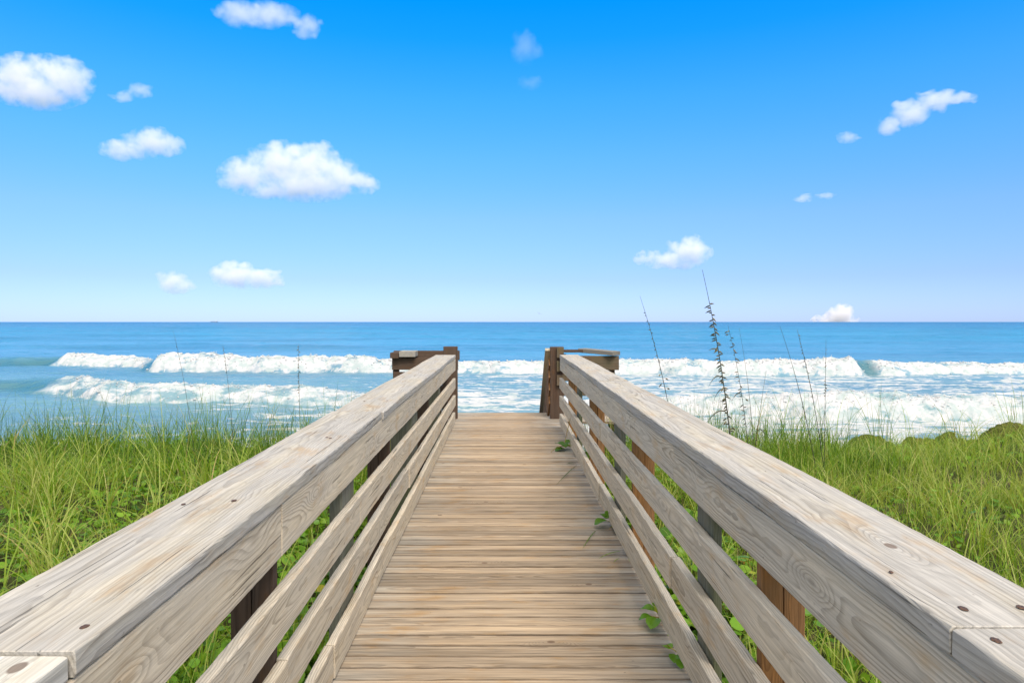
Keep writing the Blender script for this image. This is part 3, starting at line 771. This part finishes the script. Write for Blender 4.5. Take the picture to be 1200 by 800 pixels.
def sea_oat(base, top, Y, label, bow, seeds, rad=.0042, longleaf=(), heavy=1.0, dense=1.0):
    b3 = np.array(at(*base, Y)); t3 = np.array(at(*top, Y))
    g = float(gz(b3[0], b3[1]))
    low = b3.copy(); low[2] = g - .03; low[0] += (b3[0] - t3[0]) * max(b3[2] - g, 0) / max(t3[2] - b3[2], .1) * .4
    root = empty('sea_oat', (low[0], low[1], g))
    tag(root, label, 'sea oat', 'sea oat stalks rising from the dune grass')
    o = np.array((low[0], low[1], g))
    m = (low + t3) / 2 + np.array((bow, 0, .06))
    pts = curve(low, m, t3, 36) - o
    b = Buf(); tube(b, pts, np.linspace(rad, rad * .28, 36), gc=.35)
    b.build('stem', M['straw'], root, True)
    if seeds:
        sb = Buf()
        for (f0, f1, n, L) in seeds:
            j0, j1 = int(f0 * 35), min(int(f1 * 35) + 2, 36)
            tube(sb, pts[j0:j1], np.linspace(rad, rad * .28, 36)[j0:j1] * 1.15, gc=.3)
            for k in range(n):
                f = f0 + (f1 - f0) * (k + random.random() * .7) / n
                i = min(int(f * 35), 34); p = pts[i] + (pts[i + 1] - pts[i]) * (f * 35 - i)
                sgn = -1 if random.random() < .68 else 1
                d = (sgn * random.uniform(.5, 1.0), random.uniform(-.6, .6), random.uniform(-.7, .35))
                ln = L * random.uniform(.6, 1.25)
                if ln > .05:
                    q = p + np.array(d) * ln * .8
                    tube(sb, curve(p, p + (q - p) * .5 + np.array((0, 0, .02)), q, 6), .0012, 4, gc=.3)
                    for _ in range(3): seedv(sb, p + (q - p) * random.uniform(.5, 1), (d[0], d[1], d[2] - .5), .028 * heavy, .0055 * heavy, random.uniform(.2, 1.0))
                else:
                    seedv(sb, p, d, ln * heavy, .0062 * heavy, random.uniform(.2, 1.0))
        sb.build('seed_head', M['straw'], root, True)
    for (f, dx, dz, ln) in longleaf:
        i = int(f * 35); p = pts[i]
        lb = Buf(); q = p + np.array((dx, random.uniform(-.05, .05), dz))
        cv = curve(p, p + np.array((dx * .45, 0, abs(dz) * .4 + .04)), q, 10)
        sdv = np.array((.15, .4, .9)); sdv /= np.linalg.norm(sdv)
        wd = np.sin(np.linspace(.3, np.pi, 10))[:, None] * .0075 + .0006
        A = cv - sdv * wd; B = cv + sdv * wd
        Vv = np.stack([A, B], 1).reshape(-1, 3); i2 = np.arange(9) * 2
        lb.add(Vv, [np.stack([i2, i2 + 1, i2 + 3, i2 + 2], 1)], gc=.3)
        lb.build('leaf', M['straw'], root, True)
    return root

sea_oat((856, 498), (823, 316), 7.2, 'tallest sea oat stalk, heavy with seeds, standing clear against the sky right of the steps', .10, [(.42, .86, 46, .040), (.14, .42, 26, .044)], .0075, [(.56, -.17, -.10, .2), (.50, -.12, -.14, .2), (.66, -.10, .0, .1), (.40, -.22, -.12, .2), (.30, .20, -.05, .2), (.22, -.26, .02, .2), (.18, .24, .06, .2), (.28, -.3, -.16, .2)], 1.35)
sea_oat((789, 490), (750, 347), 7.8, 'slim sea oat bent to the left, nearest the railing of the landing', .12, [(.62, .93, 14, .022), (.52, .62, 4, .075)], .0055)
sea_oat((874, 497), (853, 381), 7.4, 'sea oat with a hooked drooping tip just right of the tallest stalk', .10, [(.78, .98, 14, .045), (.44, .74, 14, .05)], .0042, [(.62, -.10, -.08, .1)])
sea_oat((880, 497), (866, 384), 7.7, 'bare thin stalk crossing behind the hooked sea oat', .09, [], .0040)
sea_oat((884, 505), (898, 434), 7.3, 'short forked dark sea oat leaning right among the stalks', -.02, [(.45, .60, 6, .026)], .0042, [(.55, .11, -.10, .1)])
sea_oat((951, 500), (914, 382), 8.2, 'bare slanting stalk leftmost of three apart on the right dune', .08, [(.4, .5, 4, .02)], .0058)
sea_oat((961, 498), (934, 386), 8.3, 'seeded stalk in the middle of three apart on the right dune', .07, [(.55, .97, 22, .020)], .0058)
sea_oat((966, 507), (968, 398), 8.1, 'upright stalk with a dark seed knot, rightmost of three on the right dune', .0, [(.62, .72, 8, .024), (.8, .95, 5, .014)], .0049)
sea_oat((226, 505), (203, 387), 8.8, 'long bare stalk leaning left above the left dune, farthest from the railing', .07, [(.8, .97, 5, .012)], .0040)
sea_oat((272, 495), (261, 403), 8.9, 'thin stalk with a narrow dark head, middle one above the left dune', .05, [(.78, .99, 14, .014)], .0040)
sea_oat((353, 500), (350, 402), 8.6, 'upright seeded stalk above the left dune, nearest the left railing', -.02, [(.62, .98, 20, .026)], .0040)

# ---------------------------------------------------------------- creeper sprigs and litter on the deck
def leaf_mesh(p, d, size, gc, fold=.35, parent=None):
    d = np.array(d, float); d /= np.linalg.norm(d)
    sd = np.cross(d, (0, 0, 1.0)); sd /= np.linalg.norm(sd) + 1e-9; up = np.cross(sd, d)
    rows = 9; cols = 7; V = []
    for i in range(rows):
        s = i / (rows - 1); wdt = math.sin(math.pi * min(1, s * .93 + .05)) ** .6 * .48
        for j in range(cols):
            q = (j / (cols - 1) - .5) * 2
            V.append(np.array(p) + size * (d * (s - .06 * abs(q) * (s > .8)) + sd * q * wdt + up * (abs(q) * wdt * fold - .25 * s * s + .02 * math.sin(9 * s + q * 3))))
    b = Buf(); b.add(np.array(V), [grid_faces(rows, cols)], gc=gc)
    return b.build('leaf', M['creeper'], parent, True)

def sprig(x, y, label, stems, lvs, group='creeper sprigs growing onto the deck'):
    z0 = TILT * y
    root = empty('vine_sprig', (x, y, z0)); tag(root, label, 'vine sprig', group)
    b = Buf()
    for (p0, p1, p2, r) in stems: tube(b, curve(p0, p1, p2, 10), r, 5, gc=.97)
    b.build('stem', M['creeper'], root, True)
    for (p, d, s, g) in lvs: leaf_mesh(p, d, s, g, parent=root)
    return root

def dk(px, py): # deck point under a pixel
    Y = EYE * F / (py - 371); return (px - 592) * Y / F, Y
x, y = dk(775, 735)
sprig(x, y, 'largest creeper sprig, three leaves pushing from under the right railing nearest the viewer',
      [((.05, .0, .035), (-.02, 0, .05), (-.06, .02, .05), .0022), ((.05, 0, .03), (0, .06, .07), (-.04, .10, .07), .002)],
      [((-.03, -.02, .055), (-.5, -.8, -.1), .075, .42), ((-.03, .03, .07), (-.6, .35, .1), .07, .35), ((-.01, .03, .06), (-.25, .9, .35), .06, .9), ((.0, .08, .06), (.1, 1, .3), .055, .5), ((-.05, .0, .05), (-1, .1, .0), .06, .3)])
x, y = dk(712, 618)
sprig(x, y, 'pair of dark glossy creeper leaves on the deck halfway along the right railing',
      [((.06, .0, .02), (.0, 0, .06), (-.05, .01, .05), .0022), ((.06, -.02, .02), (.03, -.05, .04), (.0, -.08, .015), .0016)],
      [((-.01, -.01, .05), (-1, -.35, .05), .095, .22), ((.0, .02, .06), (-.5, .8, .5), .07, .2), ((.02, .03, .06), (.1, .7, .7), .075, .3), ((.03, -.05, .03), (.2, -1, 0), .04, .8)])
x, y = dk(661, 527)
sprig(x, y, 'dark clump of leaves with thin stalks far along the deck by the right railing',
      [((.09, .05, .02), (.03, .02, .06), (-.05, 0, .03), .003), ((.06, .02, .03), (.1, .05, .25), (.14, .1, .36), .003), ((.0, .0, .05), (.05, .03, .25), (.09, .04, .42), .003), ((-.02, 0, .04), (-.10, -.1, .05), (-.16, -.2, .015), .003)],
      [((.0, -.05, .02), (-.9, -.4, .1), .12, .1), ((-.01, .0, .05), (-.6, .6, .3), .12, .12), ((-.02, .02, .06), (.3, -.9, .1), .11, .15), ((.03, .03, .06), (.6, .4, .5), .10, .2), ((.05, -.03, .05), (.5, -.7, .3), .10, .7)])
x, y = dk(790, 772)
sprig(x, y, 'half hidden creeper shoot under the lowest right rail board at the bottom of the picture',
      [((.04, -.03, .02), (.0, 0, .04), (-.02, .05, .04), .002)],
      [((-.012, .02, .035), (-.3, .9, .1), .055, .6), ((.0, -.02, .03), (-.25, -.8, .05), .055, .3), ((.01, -.06, .03), (-.1, -.9, -.1), .05, .35)])
# fallen blades
mm = M['grass']
def fallen(px0, py0, px1, py1, label, w=.006, gc=.5, lift=.012):
    a_ = dk(px0, py0); b_ = dk(px1, py1)
    o = np.array((a_[0], a_[1], TILT * a_[1] + .003))
    p1 = np.array((b_[0], b_[1], TILT * b_[1] + .004 + lift)) - o
    cv = curve((0, 0, 0), p1 * .5 + np.array((.0, .0, .018)), p1, 12)
    sd = np.cross(p1, (0, 0, 1.)); sd /= np.linalg.norm(sd)
    wd = np.sin(np.linspace(.15, np.pi - .05, 12))[:, None] * w / 2
    b = Buf(); Vv = np.stack([cv - sd * wd, cv + sd * wd + np.array((0, 0, .0015))], 1).reshape(-1, 3); i = np.arange(11) * 2
    b.add(Vv, [np.stack([i, i + 1, i + 3, i + 2], 1)], gc=gc)
    ob = b.build('fallen_blade', mm, None, True); ob.location = o
    return tag(ob, label, 'grass blade', 'fallen grass blades on the deck')
fallen(676, 545, 652, 570, 'dark dry grass blade lying on the deck beyond the pair of glossy leaves', .007, .05)
fallen(675, 543, 664, 545, 'short dark curled leaf lying against the right railing', .02, .0, .01)
fallen(698, 622, 683, 645, 'green grass blade hanging down from the pair of glossy leaves', .006, .3)
fallen(727, 646, 702, 657, 'green grass blade lying flat beside the right railing between two sprigs', .006, .45)
fallen(727, 655, 719, 662, 'tiny grass blade lying by the railing nearest its longer neighbour', .004, .6)

# ---------------------------------------------------------------- mossy rocks on the dune edge
mr_, t = newmat('mossy_rock')
tc = t.n('ShaderNodeTexCoord').outputs['Object']; nrm = t.n('ShaderNodeNewGeometry').outputs['Normal']
up = t.sep(nrm)[2]
n = t.noise(tc, 5, 5, .65)
rock = t.ramp(n, [(.3, (.035, .03, .018)), (.55, (.10, .075, .04)), (.8, (.20, .15, .085))])
mossy = t.ramp(t.noise(tc, 14, 4, .6), [(.3, (.05, .07, .012)), (.7, (.15, .16, .03))])
col = t.mix(t.m('MULTIPLY', t.mr(t.m('ADD', up, t.m('MULTIPLY', t.m('SUBTRACT', n, .5), .9)), .15, .7), .9), rock, mossy)
t.out(t.bsdf(col, .95, .1, t.bump(t.noise(tc, 22, 5, .7), 1.0, .05)))
def rock_(px, py, Y, sx, sy, sz, sd, label):
    bm = bmesh.new(); bmesh.ops.create_icosphere(bm, subdivisions=5, radius=1)
    v = np.array([q.co[:] for q in bm.verts])
    f = np.array([[q.index for q in k.verts] for k in bm.faces]); bm.free()
    d = (fbm(v[:, 0] * 1.4 + sd, v[:, 1] * 1.4 + v[:, 2] * .9, sd, 4, .6) - .5) * .75 + (fbm(v[:, 0] * 5 + sd, v[:, 2] * 5 + v[:, 1] * 3, sd + 9, 3) - .5) * .22
    v = v * (1 + d)[:, None] * np.array([sx, sy, sz])
    top = at(px, py, Y)
    o = mesh_np('mossy_rock', v, [f], mr_, smooth=True)
    o.location = (top.x, Y, top.z - v[:, 2].max())
    tag(o, label, 'rock', 'mossy rocks along the right dune edge')
rock_(1022, 509, 12.2, .46, .45, .36, 3, 'long low mossy rock at the left end of the line on the right dune edge')
rock_(1080, 512, 12.1, .36, .40, .32, 8, 'flat brown mossy rock between the long low rock and the pointed one')
rock_(1114, 506, 12.0, .27, .36, .36, 14, 'small pointed mossy rock beside the notch where foam shows through')
rock_(1188, 494, 11.6, .55, .5, .45, 22, 'tall dark mossy rock at the right edge, rising highest over the grass')

# ---------------------------------------------------------------- things far out
def simple(name, c0, c1, sc):
    m_, t = newmat(name); nz = t.noise(t.n('ShaderNodeTexCoord').outputs['Object'], sc, 2)
    t.out(t.bsdf(t.mix(nz, c0, c1), .6, .3)); return m_
mh = simple('ship_hull_paint', (.07, .13, .20), (.10, .17, .25), .2)
mwh = simple('ship_white_paint', (.45, .52, .58), (.55, .6, .65), .3)
def ship(px, Y, L, label, mirror=1, small=False):
    x = (px - 592) * Y / F
    root = empty('ship', (x, Y, SEA)); tag(root, label, 'ship')
    b = Buf(); n = 15; us = np.linspace(-.5, .5, n); V = []
    for u in us:
        wd = L * .07 * (1 - max(0, (u - .28) / .22) ** 2 * .95); dz = L * (.075 + .05 * max(0, (u - .3) / .2) ** 2 + .02 * (u < -.35))
        for (q, zz) in ((-1, dz), (-.8, -.02 * L), (.8, -.02 * L), (1, dz)): V.append((mirror * u * L, q * wd, zz))
    i = np.arange(n * 4).reshape(n, 4)
    q = np.stack([i[:-1], np.roll(i[:-1], -1, 1), np.roll(i[1:], -1, 1), i[1:]], -1).reshape(-1, 4)
    b.add(np.array(V), [q, np.array([i[0][::-1], i[-1]])]); b.build('hull', mh, root)
    b = Buf()
    for (cx, cz, sx, sz) in ((-.33, .15, .16, .13), (-.35, .235, .10, .045), (-.36, .29, .03, .08)):
        V, Fq = boxv(mirror * cx * L, 0, cz * L, sx * L, .1 * L, sz * L); b.add(V, Fq)
    b.build('superstructure', mwh, root)
    b = Buf()
    for cx in ((.0, .18) if not small else (.1,)):
        V, Fq = boxv(mirror * cx * L, 0, .15 * L, .012 * L, .012 * L, .16 * L); b.add(V, Fq)
        V, Fq = boxv(mirror * (cx + .05) * L, 0, .2 * L, .1 * L, .01 * L, .01 * L); b.add(V, Fq)
    b.build('mast', mh, root)
    return root
ship(251, 7000, 72, 'grey cargo ship far out on the horizon left of the left dune stalks', -1)
ship(559, 7600, 30, 'tiny pale boat on the horizon above the deck', 1, True)
ship(783, 7600, 28, 'tiny boat on the horizon between the two tall sea oats on the right', -1, True)

# gull
mgull = simple('gull_feathers', (.16, .18, .21), (.30, .33, .36), 8)
g0 = at(632, 367.5, 160)
bm = bmesh.new()
prof = [(-.24, .005), (-.2, .02), (-.1, .055), (.02, .068), (.12, .05), (.17, .04), (.21, .042), (.25, .022), (.29, .006)]
V = []; k = 10
for (u, r_) in prof:
    for j in range(k):
        a = 2 * math.pi * j / k; V.append((u, r_ * math.cos(a), r_ * math.sin(a)))
i = np.arange(len(prof) * k).reshape(len(prof), k)
bb = Buf(); bb.add(np.array(V), [np.stack([i[:-1], np.roll(i[:-1], -1, 1), np.roll(i[1:], -1, 1), i[1:]], -1).reshape(-1, 4), np.array([i[0][::-1], i[-1]])])
for sg in (-1, 1):
    V = []
    for q, (sp, up_, back, ch) in enumerate(((.04, .02, 0, .19), (.25, .16, .03, .17), (.45, .20, -.02, .14), (.72, .12, -.16, .05))):
        for (fx, th) in ((.5, 0), (0, .015), (-.5, 0), (0, -.008)): V.append((back + fx * ch + .02, sg * sp, up_ + th))
    i = np.arange(16).reshape(4, 4)
    bb.add(np.array(V), [np.stack([i[:-1], np.roll(i[:-1], -1, 1), np.roll(i[1:], -1, 1), i[1:]], -1).reshape(-1, 4), np.array([i[0][::-1], i[-1]])])
V = [(-.22, -.03, 0), (-.22, .03, 0), (-.36, .07, 0), (-.36, -.07, 0), (-.22, -.03, .012), (-.22, .03, .012), (-.36, .07, .006), (-.36, -.07, .006)]
bb.add(np.array(V), [np.array([(3, 2, 1, 0), (4, 5, 6, 7), (0, 1, 5, 4), (2, 3, 7, 6), (1, 2, 6, 5), (0, 4, 7, 3)])])
gu = bb.build('seagull', mgull, None, True); gu.location = g0; gu.rotation_euler = (R(25), R(-10), R(70))
tag(gu, 'small grey gull gliding just above the horizon over the steps', 'seagull')

# ---------------------------------------------------------------- clouds (volumes, far out over the sea)
def cloud(px, py, lobes, label, alt=900.0, k=.06, amp=2.4, freq=.075, thr=-.0, gain=1.5, Y=None, squash=1.0):
    """lobes in picture pixels around (px,py): dx, dy, rx, rz"""
    Yc = Y if Y else alt * F / (377 - py)
    sc = Yc / F
    mat, t = newmat('cloud_vapour')
    p = t.n('ShaderNodeTexCoord').outputs['Object']
    wob = t.n('ShaderNodeTexNoise'); t.put(wob.inputs['Vector'], p); wob.inputs['Scale'].default_value = freq * .9; wob.inputs['Detail'].default_value = 3
    pw = t.vm('ADD', p, t.vm('SCALE', t.vm('SUBTRACT', wob.outputs['Color'], (.5, .5, .5)), 15.0))
    D = None
    pts = []
    rr = random.Random(int(px * 7 + py))
    more = []
    for (dx, dy, rx, rz) in lobes:
        for _ in range(3 if len(lobes) < 5 else 2):
            a_ = rr.uniform(0, 6.28); f_ = rr.uniform(.34, .55)
            more.append((dx + rx * .85 * math.cos(a_), dy + rz * .8 * math.sin(a_), rx * f_ * rr.uniform(.8, 1.3), rz * f_))
    for (dx, dy, rx, rz) in list(lobes) + more:
        ry = (rx + rz) / 2 * squash
        q = t.vm('MULTIPLY', t.vm('SUBTRACT', pw, (dx, 0.0, -dy)), (1 / rx, 1 / ry, 1 / rz))
        d = t.m('SUBTRACT', 1.0, t.vm('LENGTH', q))
        D = d if D is None else t.m('SMOOTH_MAX', D, d, .12)
        for a in range(14):
            for b in range(7):
                th = 2 * math.pi * a / 14; ph = math.pi * (b + .5) / 7
                pts.append((dx + 1.08 * rx * math.cos(th) * math.sin(ph), 1.08 * ry * math.sin(th) * math.sin(ph), -dy + 1.08 * rz * math.cos(ph)))
    n = t.noise(p, freq, 6, .62)
    dens = t.m('ADD', D, t.m('MULTIPLY', t.m('SUBTRACT', n, .52), amp))
    dens = t.m('MULTIPLY', t.m('SUBTRACT', dens, thr), gain, clamp=True)
    dens = t.m('MULTIPLY', dens, k / sc)
    vol = t.n('ShaderNodeVolumePrincipled')
    t.put(vol.inputs['Color'], (.995, .995, .995)); t.put(vol.inputs['Anisotropy'], .1); t.put(vol.inputs['Density'], dens)
    t.out(None, vol.outputs[0])
    bm = bmesh.new()
    for q in pts: bm.verts.new(q)
    res = bmesh.ops.convex_hull(bm, input=bm.verts)
    bmesh.ops.delete(bm, geom=[v for v in bm.verts if not v.link_faces], context='VERTS')
    me = bpy.data.meshes.new('cloud'); bm.to_mesh(me); bm.free(); me.materials.append(mat)
    o = bpy.data.objects.new('cloud', me); C.objects.link(o)
    o.location = at(px, py, Yc); o.scale = (sc, sc, sc)
    tag(o, label, 'cloud', 'small white clouds scattered over the sea')
    return o

cloud(350, 204, [(-62, 2, 32, 22), (-20, -12, 40, 24), (18, -14, 36, 22), (10, 12, 60, 20), (48, 2, 30, 20), (84, 13, 14, 9)], 'largest puffy white cloud, low left of centre with a ragged right tail')
cloud(52, 96, [(-30, -6, 34, 26), (-8, 12, 46, 20), (28, 2, 28, 24), (10, -14, 26, 16)], 'puffy white cloud cut by the left edge of the sky')
cloud(170, 172, [(-26, 4, 28, 12), (8, -4, 34, 15), (32, -2, 16, 11)], 'flat white cloud between the left edge cloud and the largest cloud')
cloud(303, 12, [(-22, 4, 26, 16), (14, 6, 36, 13)], 'wispy white cloud at the top edge on the left', k=.045, amp=1.3)
cloud(362, 30, [(0, 0, 15, 14), (-6, 8, 12, 8)], 'small torn cloud scrap just right of the wispy top edge cloud', k=.04, amp=1.3)
cloud(156, 107, [(8, -2, 14, 9), (-12, 6, 14, 6)], 'tiny faint cloud scrap right of the left edge cloud', k=.05, amp=1.4)
cloud(288, 323, [(-14, 0, 30, 15), (18, 3, 26, 11)], 'oval white cloud low over the sea on the left, larger of two', k=.10)
cloud(205, 331, [(-3, -1, 18, 13), (10, 4, 14, 7)], 'small round white cloud low over the sea, smaller of two on the left', k=.09)
cloud(615, 58, [(0, -4, 18, 20), (6, 40, 16, 8)], 'very faint veil of cloud near the top centre', k=.009, amp=1.3)
cloud(1085, 128, [(-44, 20, 15, 12), (-18, 6, 24, 14), (10, -10, 24, 11), (42, -14, 20, 6)], 'slanting streak of white cloud high on the right', k=.07, amp=1.2)
cloud(994, 161, [(0, 0, 13, 7)], 'tiny faint puff left of the slanting cloud streak', k=.05, amp=1.2)
cloud(952, 231, [(-12, 1, 13, 4), (14, -1, 12, 4)], 'thin double wisp of cloud midway down the right sky', k=.06, amp=1.2)
cloud(795, 298, [(14, -2, 26, 17), (-14, 6, 26, 10), (-44, 4, 10, 8)], 'white cloud just above the tip of the tallest sea oat', k=.09)
cloud(978, 371, [(4, 0, 18, 13), (-12, 6, 14, 7), (18, 6, 12, 7)], 'white cloud top peeping over the horizon on the right', Y=36000, k=.2, freq=.1)

# ---------------------------------------------------------------- camera, light, sky
cam = bpy.data.cameras.new('camera'); co = bpy.data.objects.new('camera', cam); C.objects.link(co)
co.location = (0, 0, EYE); co.rotation_euler = (R(90), 0, 0)
cam.sensor_width = 36; cam.lens = 24; cam.clip_start = .02; cam.clip_end = 120000
cam.shift_x = 8 / 1200; cam.shift_y = -23 / 1200
S.camera = co

EL, AZ = 50, 160          # sun height, and bearing clockwise from straight ahead
sun = bpy.data.lights.new('sun', 'SUN'); so_ = bpy.data.objects.new('sun', sun); C.objects.link(so_)
sun.energy = 1.9; sun.angle = R(30); sun.color = (1, .955, .88)
d = Vector((math.sin(R(AZ)) * math.cos(R(EL)), math.cos(R(AZ)) * math.cos(R(EL)), math.sin(R(EL))))
so_.rotation_euler = d.to_track_quat('Z', 'Y').to_euler()

W = bpy.data.worlds.new('World'); S.world = W; W.use_nodes = True
t = NT(W)
sky = t.n('ShaderNodeTexSky', sky_type='NISHITA', sun_disc=False, sun_elevation=R(EL), sun_rotation=R(AZ))
sky.altitude = 0; sky.air_density = 1.0; sky.dust_density = .2; sky.ozone_density = 2.0
dirn = t.sep(t.n('ShaderNodeTexCoord').outputs['Generated']); up = dirn[2]
# clear blue air low over the sea; fill light added overhead and behind viewer
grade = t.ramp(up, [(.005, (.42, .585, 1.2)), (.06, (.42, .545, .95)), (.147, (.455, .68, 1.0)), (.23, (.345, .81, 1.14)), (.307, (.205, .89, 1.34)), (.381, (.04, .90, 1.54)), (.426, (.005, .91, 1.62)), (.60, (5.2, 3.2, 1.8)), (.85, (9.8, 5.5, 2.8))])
rear_fill = t.ramp(up, [(0, (.75, .80, 1.15)), (.3, (2.2, 1.55, 1.15)), (.6, (5.2, 3.2, 1.8)), (.85, (9.8, 5.5, 2.8))])
grade = t.mix(t.mr(dirn[1], .15, -.45), grade, rear_fill)
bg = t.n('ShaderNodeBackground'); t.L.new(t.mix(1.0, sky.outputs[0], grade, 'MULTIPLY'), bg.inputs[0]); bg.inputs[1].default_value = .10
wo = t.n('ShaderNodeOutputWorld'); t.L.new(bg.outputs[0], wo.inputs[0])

S.view_settings.view_transform = 'Standard'; S.view_settings.look = 'None'
S.view_settings.exposure = .8; S.view_settings.gamma = 1
cy = S.cycles
cy.use_denoising = True
cy.max_bounces = 8; cy.diffuse_bounces = 3; cy.glossy_bounces = 2; cy.transmission_bounces = 2; cy.transparent_max_bounces = 8
cy.volume_bounces = 5; cy.volume_step_rate = .5; cy.volume_max_steps = 256
cy.caustics_reflective = False; cy.caustics_refractive = False
